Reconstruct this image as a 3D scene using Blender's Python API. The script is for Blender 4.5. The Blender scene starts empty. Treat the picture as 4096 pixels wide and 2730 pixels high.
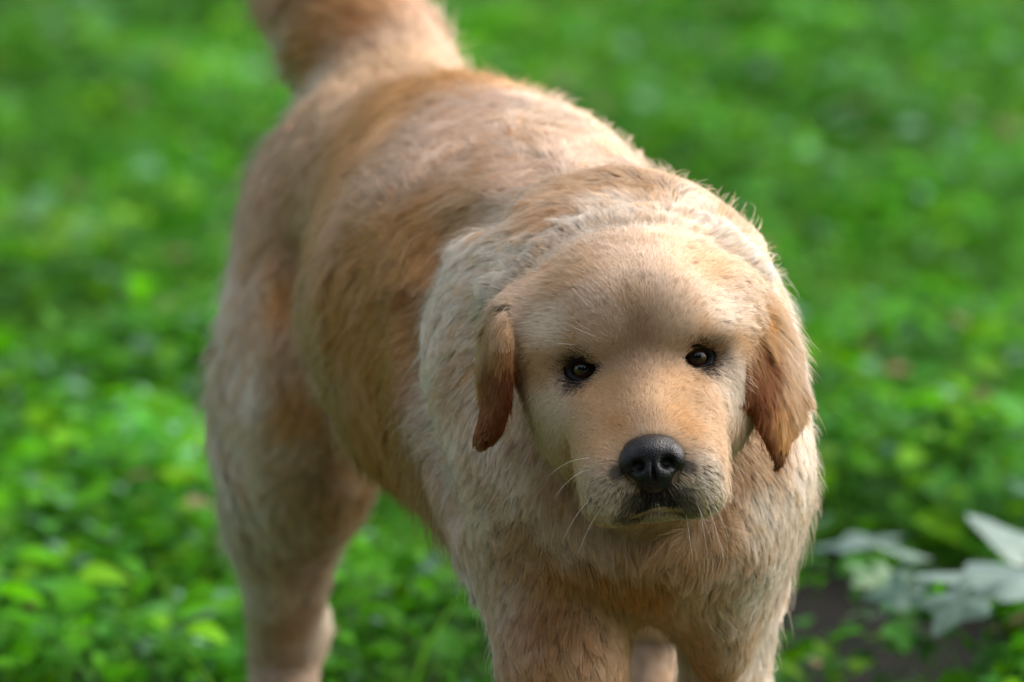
import bpy, math, bmesh
import numpy as np
from mathutils import Vector, Matrix
from mathutils.kdtree import KDTree

rng = np.random.default_rng(7)
C = bpy.context.scene.collection
SC = bpy.context.scene

# ------------------------------------------------------------------ camera, light, exposure
PITCH = math.radians(8.9)
CAMZ = 1.30
PXS = 0.717/5/1024
cam_d = bpy.data.cameras.new('camera'); cam = bpy.data.objects.new('camera', cam_d); C.objects.link(cam)
cam.location = (0, 0, CAMZ); cam.rotation_euler = (math.pi/2-PITCH, 0, 0)
cam_d.sensor_width = 36; cam_d.lens = 36*5/0.717
cam_d.clip_start = 0.1; cam_d.clip_end = 300
cam_d.dof.use_dof = True; cam_d.dof.focus_distance = 4.985
cam_d.dof.aperture_fstop = cam_d.lens/47.0
SC.camera = cam

SUN_EL, SUN_AZ = math.radians(48), math.radians(66)     # azimuth from +Y (away from camera) towards +X (right)
w = bpy.data.worlds.new('World'); SC.world = w; w.use_nodes = True
nt = w.node_tree; nt.nodes.clear()
o_ = nt.nodes.new('ShaderNodeOutputWorld'); b_ = nt.nodes.new('ShaderNodeBackground'); s_ = nt.nodes.new('ShaderNodeTexSky')
s_.sky_type = 'NISHITA'; s_.sun_disc = False; s_.sun_elevation = SUN_EL; s_.sun_rotation = SUN_AZ
s_.dust_density = 5.0; s_.air_density = 0.7; s_.ozone_density = 0.6
hv_ = nt.nodes.new('ShaderNodeHueSaturation'); hv_.inputs['Saturation'].default_value = .55
nt.links.new(s_.outputs[0], hv_.inputs['Color']); nt.links.new(hv_.outputs[0], b_.inputs[0]); nt.links.new(b_.outputs[0], o_.inputs[0]); b_.inputs[1].default_value = 0.15
sl = bpy.data.lights.new('sun', 'SUN'); sun = bpy.data.objects.new('sun', sl); C.objects.link(sun)
sl.energy = 0.8; sl.angle = math.radians(100); sl.color = (1.0, 0.96, 0.91)
sd = Vector((math.sin(SUN_AZ)*math.cos(SUN_EL), math.cos(SUN_AZ)*math.cos(SUN_EL), math.sin(SUN_EL)))
sun.rotation_euler = sd.to_track_quat('Z', 'Y').to_euler(); sun.location = (3, 3, 6)
SC.view_settings.view_transform = 'Standard'; SC.view_settings.look = 'None'
SC.view_settings.exposure = 1.07; SC.view_settings.gamma = 1
SC.render.engine = 'CYCLES'
SC.cycles.max_bounces = 8; SC.cycles.diffuse_bounces = 4; SC.cycles.transparent_max_bounces = 8
SC.cycles.use_denoising = True

# ------------------------------------------------------------------ coordinates
R3 = np.array([1.0, 0, 0]); F3 = np.array([0, math.cos(PITCH), -math.sin(PITCH)]); U3 = np.array([0, math.sin(PITCH), math.cos(PITCH)])
CAM = np.array([0, 0, CAMZ])
def P(px, py, d):
    return CAM + d*(F3 + (px-512)*PXS*R3 - (py-341)*PXS*U3)
def G(px, py, z=0.0):
    v = F3 + (px-512)*PXS*R3 - (py-341)*PXS*U3
    return CAM + v*((z-CAMZ)/v[2])
def project(p):
    q = p-CAM; d = q@F3
    return np.stack([512+(q@R3)/d/PXS, 341-(q@U3)/d/PXS, d], -1)
MM = 0.0007                                  # one picture unit at the head, in metres
ROLL = math.radians(6)
HR = math.cos(ROLL)*R3 + math.sin(ROLL)*U3; HU = -math.sin(ROLL)*R3 + math.cos(ROLL)*U3; HF = -F3
HO = P(640, 363, 5.0)
def H(u, v, w=0): return HO + MM*(u*HR + v*HU + w*HF)

# ------------------------------------------------------------------ implicit surface tools
class Field:
    def __init__(s, lo, hi, h):
        s.lo = np.array(lo, float); s.h = h
        s.n = tuple(int(math.ceil((hi[i]-lo[i])/h))+1 for i in range(3))
        s.a = np.full(s.n, 1.0, np.float32)
        s.ax = [(s.lo[i]+h*np.arange(s.n[i])).astype(np.float32) for i in range(3)]
    def sub(s, lo, hi):
        sl = []
        for i in range(3):
            a = max(0, int((lo[i]-s.lo[i])/s.h)); b = min(s.n[i], int((hi[i]-s.lo[i])/s.h)+2)
            sl.append(slice(a, max(a, b)))
        return tuple(sl)
    def grid(s, sl):
        return np.meshgrid(s.ax[0][sl[0]], s.ax[1][sl[1]], s.ax[2][sl[2]], indexing='ij', sparse=True)
    def comb(s, sl, d, k, op='u'):
        a = s.a[sl]
        if op == 'u':
            hh = np.maximum(k-np.abs(a-d), 0)/k
            s.a[sl] = np.minimum(a, d) - hh*hh*k*0.25
        else:
            hh = np.maximum(k-np.abs(a+d), 0)/k
            s.a[sl] = np.maximum(a, -d) + hh*hh*k*0.25
    def ell(s, c, r, k=0.02, ax=None, op='u'):
        c = np.array(c); r = np.array(r, float); A = np.array(ax) if ax is not None else np.eye(3)
        m = max(r)+0.06
        sl = s.sub(c-m, c+m)
        if min(q.stop-q.start for q in sl) <= 0: return
        X, Y, Z = s.grid(sl); X = X-c[0]; Y = Y-c[1]; Z = Z-c[2]
        q0 = q1 = 0
        for i in range(3):
            e = (X*A[i][0]+Y*A[i][1]+Z*A[i][2]).astype(np.float32)
            q0 = q0+(e/r[i])**2; q1 = q1+(e/r[i]**2)**2
        k0 = np.sqrt(q0); k1 = np.sqrt(q1)+1e-9
        s.comb(sl, (k0*(k0-1)/k1).astype(np.float32), k, op)
    def tube(s, pts, k=0.02, flat=None, ff=1.0, op='u', n=6):
        """pts: rows of (xyz, r); smoothed polyline with a varying radius; flat/ff squeeze the section along an axis"""
        p = np.array([list(q[0])+[q[1]] for q in pts], float)
        if len(p) > 2: p = catmull(p, n)
        rm = p[:, 3].max()*max(1, 1)+0.06
        lo = p[:, :3].min(0)-rm; hi = p[:, :3].max(0)+rm
        sl = s.sub(lo, hi)
        if min(q.stop-q.start for q in sl) <= 0: return
        X, Y, Z = s.grid(sl)
        best = None
        for a, b in zip(p[:-1], p[1:]):
            ba = b[:3]-a[:3]; L2 = ba@ba+1e-12
            dx = X-a[0]; dy = Y-a[1]; dz = Z-a[2]
            if flat is not None:
                # squeeze: distance along `flat` counts ff times
                f = np.array(flat)
                baf = ba + (ff-1)*(ba@f)*f; L2 = baf@baf+1e-12
                t_ = dx*f[0]+dy*f[1]+dz*f[2]
                dx = dx+(ff-1)*t_*f[0]; dy = dy+(ff-1)*t_*f[1]; dz = dz+(ff-1)*t_*f[2]
                ba_ = baf
            else: ba_ = ba
            t = np.clip((dx*ba_[0]+dy*ba_[1]+dz*ba_[2])/L2, 0, 1)
            dd = np.sqrt((dx-t*ba_[0])**2+(dy-t*ba_[1])**2+(dz-t*ba_[2])**2)-(a[3]+(b[3]-a[3])*t)
            best = dd if best is None else np.minimum(best, dd)
        if flat is not None: best = best/(1+(ff-1)*0.5)
        s.comb(sl, best.astype(np.float32), k, op)
    def val(s, p):
        q = (p-s.lo)/s.h
        i = np.clip(np.floor(q).astype(int), 0, np.array(s.n)-2); f = np.clip(q-i, 0, 1)
        r = 0
        for a in (0, 1):
            for b in (0, 1):
                for c in (0, 1):
                    wgt = (f[:, 0] if a else 1-f[:, 0])*(f[:, 1] if b else 1-f[:, 1])*(f[:, 2] if c else 1-f[:, 2])
                    r = r+wgt*s.a[i[:, 0]+a, i[:, 1]+b, i[:, 2]+c]
        return r
    def grad(s, p, e=None):
        e = e or s.h*1.2
        g = np.stack([s.val(p+e*np.eye(3)[i])-s.val(p-e*np.eye(3)[i]) for i in range(3)], -1)
        return g/(np.linalg.norm(g, axis=1, keepdims=True)+1e-9)
    def hit(s, px, py):
        """first point of the surface on the camera ray through a picture position"""
        v = F3+(px-512)*PXS*R3-(py-341)*PXS*U3
        t = np.arange(4.75, 6.4, 0.002); q = CAM+t[:, None]*v
        d = s.val(q); ok = np.where(d < 0.0)[0]
        if not len(ok): 
            j = int(np.argmin(d)); return q[j], False
        return q[ok[0]], True
    def mesh(s):
        a = s.a; S = a < 0
        # surface nets
        c = np.zeros(tuple(n-1 for n in s.n), np.uint8)
        for i in (0, 1):
            for j in (0, 1):
                for k in (0, 1):
                    c += S[i:s.n[0]-1+i, j:s.n[1]-1+j, k:s.n[2]-1+k]
        act = (c > 0) & (c < 8); I = np.argwhere(act)
        idx = np.full(act.shape, -1, np.int32); idx[act] = np.arange(len(I))
        pos = np.zeros((len(I), 3)); cnt = np.zeros(len(I))
        cor = [(i, j, k) for i in (0, 1) for j in (0, 1) for k in (0, 1)]
        vals = {q: a[I[:, 0]+q[0], I[:, 1]+q[1], I[:, 2]+q[2]].astype(float) for q in cor}
        for p0 in cor:
            for ax_ in range(3):
                if p0[ax_] == 0:
                    p1 = list(p0); p1[ax_] = 1; p1 = tuple(p1)
                    v0, v1 = vals[p0], vals[p1]; m = (v0 < 0) != (v1 < 0)
                    t = np.where(m, v0/(v0-v1+1e-12), 0)
                    e = np.array(p0, float)[None, :].repeat(len(I), 0); e[:, ax_] += t
                    pos[m] += e[m]; cnt[m] += 1
        V = s.lo+s.h*(I+pos/cnt[:, None])
        Fs = []
        for ax_ in range(3):
            o1, o2 = [q for q in range(3) if q != ax_]
            s0 = [slice(1, -1)]*3; s1 = [slice(1, -1)]*3
            s0[ax_] = slice(0, -1); s1[ax_] = slice(1, None)
            m0 = S[tuple(s0)]; m1 = S[tuple(s1)]
            E = np.argwhere(m0 != m1); flip = m0[E[:, 0], E[:, 1], E[:, 2]]
            off = np.ones(3, int); off[ax_] = 0; E = E+off
            q = []
            for d1, d2 in ((-1, -1), (0, -1), (0, 0), (-1, 0)):
                e = E.copy(); e[:, o1] += d1; e[:, o2] += d2
                q.append(idx[e[:, 0], e[:, 1], e[:, 2]])
            q = np.stack(q, -1)
            if ax_ == 1: flip = ~flip
            q[~flip] = q[~flip][:, ::-1]
            Fs.append(q)
        return V, np.concatenate(Fs)

def catmull(p, n=6):
    q = np.vstack([2*p[0]-p[1], p, 2*p[-1]-p[-2]]); out = []
    for i in range(1, len(q)-2):
        for t in np.arange(n)/n:
            a, b, c, d = q[i-1], q[i], q[i+1], q[i+2]
            out.append(0.5*((2*b)+(-a+c)*t+(2*a-5*b+4*c-d)*t*t+(-a+3*b-3*c+d)*t**3))
    out.append(p[-1]); return np.array(out)

def mesh_obj(name, V, Fc, mat, parent=None, smooth=True):
    me = bpy.data.meshes.new(name)
    V = np.asarray(V, np.float32); Fc = np.asarray(Fc, np.int32)
    n = Fc.shape[1]
    me.vertices.add(len(V)); me.vertices.foreach_set('co', V.ravel())
    me.loops.add(Fc.size); me.loops.foreach_set('vertex_index', Fc.ravel())
    me.polygons.add(len(Fc)); me.polygons.foreach_set('loop_start', np.arange(0, Fc.size, n, dtype=np.int32))
    me.polygons.foreach_set('loop_total', np.full(len(Fc), n, np.int32))
    me.update(calc_edges=True); me.validate()
    if smooth: me.polygons.foreach_set('use_smooth', np.ones(len(me.polygons), bool))
    me.materials.append(mat)
    ob = bpy.data.objects.new(name, me); C.objects.link(ob)
    if parent: ob.parent = parent; ob.matrix_parent_inverse = parent.matrix_world.inverted()
    return ob

def mat(name, col=(.5, .5, .5), rough=.6, spec=.5):
    m = bpy.data.materials.new(name); m.use_nodes = True
    b = m.node_tree.nodes['Principled BSDF']
    b.inputs['Base Color'].default_value = (*col, 1); b.inputs['Roughness'].default_value = rough
    b.inputs['Specular IOR Level'].default_value = spec
    return m, m.node_tree, b

# ------------------------------------------------------------------ the dog: body surface
def add_ears(f):
    ea = lambda u, v, w: (lambda q: q/np.linalg.norm(q))(u*HR+v*HU+w*HF)
    f.tube([(H(-96, 72, -76), .010), (H(-118, 60, -70), .018), (H(-141, 32, -58), .027), (H(-146, 0, -58), .030), (H(-150, -28, -52), .020), (H(-161, -50, -48), .010), (H(-172, -64, -46), .003)], .005, flat=ea(-1, .1, .3), ff=4.5)
    f.tube([(H(88, 64, -76), .010), (H(108, 54, -72), .020), (H(127, 20, -62), .029), (H(134, -24, -56), .031), (H(133, -60, -52), .022), (H(130, -94, -50), .009), (H(129, -120, -50), .004)], .005, flat=ea(1, .1, .7), ff=4.5)

def build_body():
    f = Field((-.36, 4.78, -.01), (.34, 6.30, .92), 0.003)
    yaw = math.radians(18)
    B = [np.array([math.cos(yaw), math.sin(yaw), 0]), np.array([-math.sin(yaw), math.cos(yaw), 0]), np.array([0, 0, 1.])]  # side, back, up
    V_ = [R3, F3, U3]
    # trunk
    f.ell(P(402, 196, 5.82), (.106, .13, .102), .03, B)
    f.ell(P(462, 218, 5.66), (.105, .16, .112), .05, B)
    f.ell(P(520, 178, 5.52), (.058, .12, .05), .05, B)
    f.ell(P(505, 270, 5.46), (.120, .20, .116), .06, B)
    f.ell(P(470, 344, 5.48), (.115, .20, .118), .06, B)       # belly, near flank
    f.ell(P(568, 324, 5.32), (.114, .17, .114), .06, B)
    f.ell(P(522, 412, 5.42), (.09, .17, .095), .05, B)
    f.ell(P(600, 420, 5.26), (.135, .15, .13), .05, B)
    # withers and neck
    f.ell(P(632, 282, 5.27), (.062, .10, .066), .05, V_)
    f.ell(P(656, 350, 5.23), (.084, .09, .092), .05, V_)
    f.ell(P(582, 370, 5.205), (.104, .07, .125), .03, V_)
    f.ell(P(700, 428, 5.20), (.060, .09, .115), .05, V_)
    for arc, d, r in (([(512, 300), (535, 262), (580, 238), (645, 230), (700, 243), (740, 280)], 5.15, .020), ([(470, 330), (490, 270), (540, 225), (610, 204), (672, 216), (722, 255)], 5.22, .024)):
        f.tube([(P(x, y, d), r) for x, y in arc], .012)
    # chest, shoulders
    f.ell(P(640, 485, 5.18), (.112, .10, .078), .05, V_)
    f.ell(P(546, 478, 5.20), (.063, .09, .12), .03, V_)
    f.ell(P(718, 520, 5.20), (.036, .07, .12), .04, V_)
    f.ell(P(655, 545, 5.15), (.070, .07, .035), .04, V_)
    # fore legs
    f.tube([(P(552, 500, 5.20), .052), (P(556, 590, 5.17), .047), (P(562, 665, 5.14), .045), (P(572, 760, 5.12), .034), (P(579, 850, 5.115), .027), (P(581, 930, 5.105), .027), (P(582, 985, 5.10), .028)], .03)
    f.tube([(P(735, 500, 5.24), .045), (P(728, 590, 5.26), .036), (P(725, 670, 5.26), .031), (P(716, 760, 5.26), .030), (P(711, 850, 5.255), .025), (P(710, 925, 5.245), .026), (P(710, 950, 5.24), .027)], .03)
    for (px, d) in ((582, 5.10), (710, 5.24)):
        g = P(px, 900, d); g[2] = .026
        f.ell(g+np.array([0, -.025, 0]), (.038, .055, .026), .02)
        for t in (-.026, -.009, .009, .026):
            f.ell(g+np.array([t, -.068+abs(t)*.5, -.004]), (.0105, .02, .018), .006)
    # hind legs
    f.tube([(P(350, 240, 5.86), .088), (P(326, 330, 5.84), .078), (P(304, 420, 5.82), .062), (P(288, 500, 5.84), .047), (P(286, 565, 5.88), .037), (P(285, 620, 5.93), .030), (P(284, 665, 5.95), .028), (P(284, 720, 5.93), .026), (P(284, 790, 5.90), .026)], .04)
    f.ell(P(312, 396, 5.78), (.054, .09, .12), .05, B)
    f.ell(P(308, 628, 5.96), (.018, .02, .03), .012, V_)
    s2 = B[0]*0.235+B[1]*(-.04)
    f.tube([(P(400, 260, 5.86)+s2*.36, .085), (P(385, 350, 5.80)+s2*.62, .075), (P(375, 430, 5.76)+s2*.85, .066), (P(375, 510, 5.80)+s2, .05), (P(375, 580, 5.88)+s2, .036), (P(372, 640, 5.94)+s2, .029), (P(370, 710, 5.90)+s2, .026), (P(368, 790, 5.86)+s2, .026)], .04)
    for g in (P(284, 800, 5.88), P(368, 800, 5.84)+s2):
        g[2] = .024
        f.ell(g+np.array([0, -.03, 0]), (.034, .055, .024), .02)
        for t in (-.024, -.008, .008, .024):
            f.ell(g+np.array([t, -.072+abs(t)*.5, -.004]), (.0095, .02, .016), .006)
    # tail
    f.tube([(P(400, 130, 5.88), .062), (P(385, 80, 5.93), .055), (P(358, 35, 5.98), .056), (P(325, -20, 6.04), .055), (P(290, -62, 6.09), .044), (P(240, -85, 6.13), .034), (P(180, -85, 6.15), .022), (P(135, -72, 6.16), .012)], .03)
    # ---------------- head
    for line, r, k in (([(500, 212), (455, 228), (424, 287), (412, 340), (422, 400), (440, 460), (455, 500)], .013, .022), ([(292, 250), (302, 313), (322, 391), (358, 465)], .012, .022),
                       ([(505, 262), (540, 228), (590, 209), (650, 204), (705, 222)], .005, .018)):
        f.tube([(f.hit(x, y)[0], r) for x, y in line], k, op='s')
    m = MM; Hx = [HR, HU, HF]
    def he(u, v, w, a, b, c, k=.012, op='u', ax=None): f.ell(H(u, v, w), (a*m, b*m, c*m), k, ax or Hx, op)
    def ht(pts, k=.01, **kw): f.tube([(H(*q[:3]), q[3]*m) for q in pts], k, **kw)
    he(0, 28, -92, 108, 92, 112, .03)
    he(0, 75, -120, 95, 52, 90, .03)
    for s in (-1, 1):
        he(s*62, -38, -62, 50, 66, 66, .025)
        he(s*78, 26, -66, 42, 48, 46, .025)
        he(s*42, 24, -4, 26, 15, 24, .012)          # brow
        he(s*66, 22, -24, 34, 20, 28, .020)
        he(s*74, -22, -36, 34, 30, 34, .014)
        he(s*37, -110, 52, 34, 41, 40, .012)         # flews
        he(s*44, -134, 46, 25, 22, 32, .008)
        he(s*42, -70, 10, 34, 48, 44, .022)
    he(0, 44, -22, 40, 46, 42, .022)
    for s in (-1, 1): he(s*32, 52, -30, 42, 40, 46, .022)
    ht([(0, 4, -16, 30), (0, -28, 8, 31), (0, -60, 42, 31), (0, -80, 58, 27)], .016)
    ht([(0, -40, -20, 50), (0, -90, 34, 46), (0, -112, 46, 42)], .016)
    he(0, -138, 52, 28, 16, 32, .005)                # chin
    he(0, -112, -78, 66, 44, 66, .02)                # throat
    for s in (-1, 1):
        ht([(s*66, -72, 12, 3), (s*76, -90, 2, 4), (s*86, -112, -14, 5)], .014, op='s')
    for s in (-1, 1):                                # eye sockets
        he(s*57, 0, 0, 21, 15, 15, .008, 's')
    # ears
    ea = lambda u, v, w: (lambda q: q/np.linalg.norm(q))(u*HR+v*HU+w*HF)
    for s in (-1, 1): he(s*94, 44, -80, 30, 34, 36, .03)
    add_ears(f)
    return f

# ------------------------------------------------------------------ coat: colours, flow and length, read off at places on the animal
COL = dict(cream=(.63, .475, .345), pale=(.82, .73, .63), tan=(.54, .35, .19), gold=(.52, .262, .078), deep=(.36, .165, .045), rust=(.18, .044, .006),
           dark=(.010, .008, .007), grey=(.085, .075, .07), smoke=(.46, .41, .37), pink=(.62, .44, .32), apricot=(.49, .30, .145), brown=(.34, .215, .125))
# px, py, heading in the picture (0 right, 90 down), length mm, colour, lift
ANCH = [
 # muzzle and nose bridge
 (650, 428, 272, 3, 'cream', .5), (625, 440, 200, 4, 'tan', .4), (680, 436, 340, 4, 'tan', .4), (643, 405, 268, 5, 'tan', .4), (640, 385, 266, 6, 'brown', .35),
 (612, 410, 205, 6, 'tan', .35), (672, 402, 330, 6, 'apricot', .35), (620, 392, 215, 6, 'apricot', .35), (598, 445, 185, 6, 'tan', .35), (700, 440, 350, 6, 'tan', .35),
 (600, 480, 150, 7, 'cream', .35), (618, 500, 118, 7, 'pale', .35), (590, 505, 120, 7, 'cream', .4), (702, 470, 30, 7, 'pale', .35), (696, 498, 62, 7, 'pale', .35), (650, 512, 90, 5, 'smoke', .3),
 # forehead
 (642, 350, 267, 6, 'brown', .3), (644, 320, 270, 7, 'brown', .3), (622, 325, 255, 7, 'cream', .3), (668, 318, 290, 7, 'cream', .3), (644, 285, 270, 9, 'cream', .3), (646, 250, 270, 10, 'cream', .3),
 (603, 344, 240, 7, 'tan', .35), (676, 336, 300, 7, 'cream', .35), (600, 310, 232, 9, 'cream', .3), (685, 300, 310, 9, 'cream', .3),
 (560, 330, 205, 10, 'cream', .3), (725, 318, 335, 10, 'cream', .3), (575, 280, 220, 11, 'tan', .3), (705, 270, 320, 11, 'tan', .3), (535, 310, 185, 13, 'cream', .35), (745, 300, 5, 13, 'cream', .35),
 # around the eyes and cheeks
 (583, 346, 225, 6, 'tan', .4), (700, 334, 315, 6, 'tan', .4), (560, 368, 195, 7, 'cream', .35), (718, 356, 350, 7, 'cream', .35), (578, 396, 150, 8, 'tan', .3), (702, 388, 30, 8, 'tan', .3),
 (545, 395, 140, 11, 'cream', .3), (735, 385, 45, 11, 'pale', .3), (535, 430, 120, 13, 'cream', .3), (733, 425, 75, 13, 'cream', .3), (565, 450, 120, 11, 'cream', .3), (718, 455, 70, 10, 'tan', .3),
 (520, 365, 130, 16, 'tan', .35), (752, 360, 60, 16, 'tan', .35), (560, 480, 112, 16, 'tan', .4), (726, 480, 70, 16, 'tan', .4), (512, 420, 110, 14, 'pale', .3), (525, 470, 112, 18, 'pale', .35), (755, 440, 60, 16, 'tan', .35),
 # neck and ruff
 (644, 228, 275, 14, 'pale', .6), (590, 232, 235, 14, 'pale', .55), (700, 236, 310, 15, 'pale', .6), (545, 262, 205, 14, 'pale', .5), (745, 262, 330, 16, 'pale', .5),
 (640, 195, 270, 14, 'tan', .5), (680, 205, 300, 14, 'pale', .5), (560, 220, 220, 22, 'tan', .4), (520, 245, 190, 24, 'pale', .45),
 (475, 250, 165, 24, 'pale', .4), (500, 300, 155, 22, 'pale', .35), (440, 300, 150, 22, 'pale', .4), (435, 360, 140, 22, 'pale', .4), (432, 330, 145, 22, 'pale', .4), (450, 265, 155, 22, 'pale', .4), (442, 400, 135, 22, 'pale', .4), (470, 370, 135, 24, 'cream', .4), (455, 430, 128, 20, 'pale', .4),
 (490, 470, 125, 19, 'cream', .35), (478, 500, 125, 20, 'pale', .4), (795, 330, 20, 18, 'pale', .5), (800, 420, 30, 20, 'pale', .5), (790, 480, 45, 18, 'pale', .5), (765, 430, 55, 22, 'cream', .45), (755, 500, 65, 20, 'pale', .4),
 # throat and chest
 (600, 540, 110, 27, 'cream', .45), (650, 542, 92, 28, 'tan', .45), (700, 530, 70, 27, 'tan', .45), (560, 520, 120, 30, 'cream', .45), (640, 580, 92, 24, 'gold', .4), (560, 570, 112, 24, 'gold', .4), (600, 565, 105, 30, 'gold', .45), (575, 600, 105, 18, 'deep', .35), (610, 640, 95, 14, 'apricot', .3), (555, 620, 105, 16, 'deep', .3), (540, 660, 98, 14, 'gold', .3),
 (520, 540, 125, 17, 'tan', .35), (590, 600, 100, 16, 'apricot', .3), (620, 620, 90, 14, 'apricot', .3), (700, 590, 70, 28, 'cream', .5), (735, 560, 75, 20, 'cream', .35), (765, 580, 80, 16, 'pale', .4),
 # fore legs
 (500, 580, 125, 17, 'cream', .35), (485, 620, 115, 18, 'pale', .4), (530, 640, 100, 16, 'tan', .3), (570, 660, 95, 14, 'apricot', .3), (600, 670, 90, 14, 'apricot', .3), (740, 640, 88, 18, 'cream', .3), (700, 660, 90, 14, 'tan', .3), (765, 640, 80, 22, 'pale', .35),
 # back, loin, flank
 (620, 165, 225, 22, 'cream', .35), (560, 125, 215, 24, 'cream', .35), (600, 190, 200, 24, 'tan', .3), (540, 170, 200, 26, 'pink', .35), (500, 110, 205, 24, 'pink', .35), (470, 140, 230, 26, 'pink', .45), (440, 165, 240, 26, 'pink', .5),
 (410, 95, 220, 24, 'gold', .4), (460, 80, 215, 26, 'gold', .4), (480, 190, 170, 26, 'tan', .35), (430, 220, 165, 30, 'gold', .35), (380, 130, 185, 26, 'gold', .35), (350, 160, 165, 26, 'gold', .35), (330, 210, 150, 26, 'gold', .35), (300, 200, 140, 26, 'tan', .4),
 (390, 250, 158, 32, 'gold', .35), (405, 300, 150, 32, 'deep', .35), (408, 340, 145, 32, 'gold', .35), (415, 255, 155, 30, 'gold', .35), (350, 300, 142, 30, 'gold', .35), (380, 350, 138, 32, 'gold', .35), (330, 350, 125, 30, 'tan', .35), (405, 390, 135, 32, 'deep', .35), (400, 430, 128, 32, 'gold', .35), (370, 420, 115, 30, 'gold', .35),
 (425, 470, 128, 32, 'deep', .35), (440, 530, 125, 30, 'tan', .35), (465, 570, 120, 26, 'pale', .4),
 # thigh and hind leg
 (265, 230, 130, 26, 'tan', .4), (250, 290, 120, 24, 'cream', .4), (232, 300, 125, 26, 'pale', .6), (290, 290, 115, 24, 'gold', .35), (225, 340, 125, 32, 'pale', .8), (255, 370, 105, 24, 'pale', .35), (280, 350, 105, 24, 'tan', .35), (300, 400, 100, 24, 'gold', .35), (218, 430, 120, 32, 'pale', .8), (250, 450, 98, 22, 'pale', .3), (285, 440, 98, 22, 'cream', .3),
 (310, 470, 92, 22, 'tan', .3), (340, 480, 88, 22, 'tan', .35), (230, 510, 120, 32, 'pale', .8), (270, 530, 92, 18, 'pale', .3), (300, 540, 90, 18, 'cream', .3), (330, 550, 80, 20, 'cream', .35), (255, 590, 110, 18, 'pale', .4), (290, 620, 90, 10, 'cream', .3), (285, 670, 90, 8, 'cream', .3), (315, 630, 85, 8, 'pale', .3),
 # tail
 (400, 70, 262, 30, 'tan', .4), (440, 40, 285, 28, 'pink', .45), (370, 30, 235, 34, 'deep', .4), (330, 40, 195, 40, 'gold', .5), (298, 60, 150, 50, 'pale', .6), (420, 10, 260, 30, 'pink', .4), (290, 10, 170, 46, 'tan', .5), (325, 85, 130, 40, 'pale', .5), (370, 5, 225, 34, 'deep', .4)]
EAR = [
 # left ear of the picture
 (520, 296, 150, 14, 'cream', .3), (508, 303, 140, 16, 'cream', .3), (498, 318, 125, 18, 'tan', .3), (484, 335, 115, 18, 'tan', .3), (510, 325, 120, 16, 'tan', .3), (478, 352, 105, 18, 'gold', .3), (480, 375, 100, 16, 'gold', .25),
 (505, 348, 100, 18, 'deep', .25), (498, 365, 100, 18, 'rust', .2), (506, 375, 100, 18, 'rust', .2), (492, 385, 100, 18, 'rust', .2), (502, 400, 100, 16, 'rust', .15), (494, 412, 102, 14, 'rust', .15), (488, 425, 112, 10, 'rust', .12), (478, 440, 125, 6, 'rust', .1),
 # right ear
 (730, 290, 30, 14, 'cream', .3), (742, 298, 45, 16, 'apricot', .3), (752, 312, 60, 18, 'gold', .3), (757, 335, 75, 18, 'deep', .2), (760, 355, 82, 18, 'rust', .2), (763, 380, 86, 18, 'rust', .2), (764, 405, 86, 18, 'rust', .2), (768, 430, 84, 16, 'rust', .15), (775, 452, 78, 10, 'rust', .12), (781, 470, 78, 6, 'rust', .1),
 (768, 318, 58, 18, 'tan', .3), (782, 335, 60, 18, 'cream', .3), (792, 360, 62, 18, 'cream', .3), (780, 365, 68, 18, 'tan', .3), (788, 395, 75, 18, 'tan', .3), (778, 400, 80, 18, 'gold', .25), (784, 425, 84, 14, 'gold', .2), (802, 384, 30, 24, 'gold', .4)]
SPOT = [(0, 60, 0, 14, 'tan'), (-82, 48, 0, 20, 'pale'), (86, 44, 0, 20, 'pale'), (-86, -32, 0, 22, 'pale'), (90, -26, 0, 24, 'pale'), (-48, -122, 0, 18, 'pale'), (52, -118, 0, 18, 'pale'), (-92, 5, 0, 14, 'gold'), (96, 8, 0, 14, 'gold'), (0, -48, 0, 17, 'tan'), (-24, -60, 0, 12, 'gold'), (26, -58, 0, 12, 'gold'),(-40, 26, 0, 15, 'cream'), (40, 27, 0, 15, 'cream'), (1, -18, 0, 7, 'brown'), (1, -4, 0, 7, 'brown'), (1, 10, 0, 8, 'brown'), (0, 24, 0, 8, 'brown'), (0, 38, 0, 8, 'brown'), (-1, 52, 0, 8, 'brown'), (-2, 66, 0, 7, 'brown'), (-2, 80, 0, 6, 'brown'), (-22, 6, 0, 10, 'apricot'), (23, 4, 0, 10, 'apricot'), (-30, -26, 0, 14, 'apricot'), (32, -28, 0, 14, 'apricot'), (-46, -70, 0, 12, 'tan'), (50, -66, 0, 14, 'tan'), (38, -70, 0, 10, 'gold'),  # dark skin and hair marks: u, v, w, radius in picture units, colour
 (-57, -2, 0, 18, 'dark'), (57, -2, 0, 16, 'dark'), (-37, -6, 4, 8, 'dark'), (39, -7, 4, 6, 'dark'), (-27, -147, 62, 12, 'grey'), (29, -146, 62, 12, 'grey'),
 (0, -122, 90, 13, 'dark'), (-12, -133, 84, 10, 'dark'), (14, -132, 84, 10, 'dark'), (-22, -130, 84, 9, 'grey'), (24, -129, 84, 9, 'grey'),  (-31, -104, 86, 5, 'grey'), (31, -104, 86, 5, 'grey'), (0, -156, 74, 14, 'smoke')]

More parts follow.
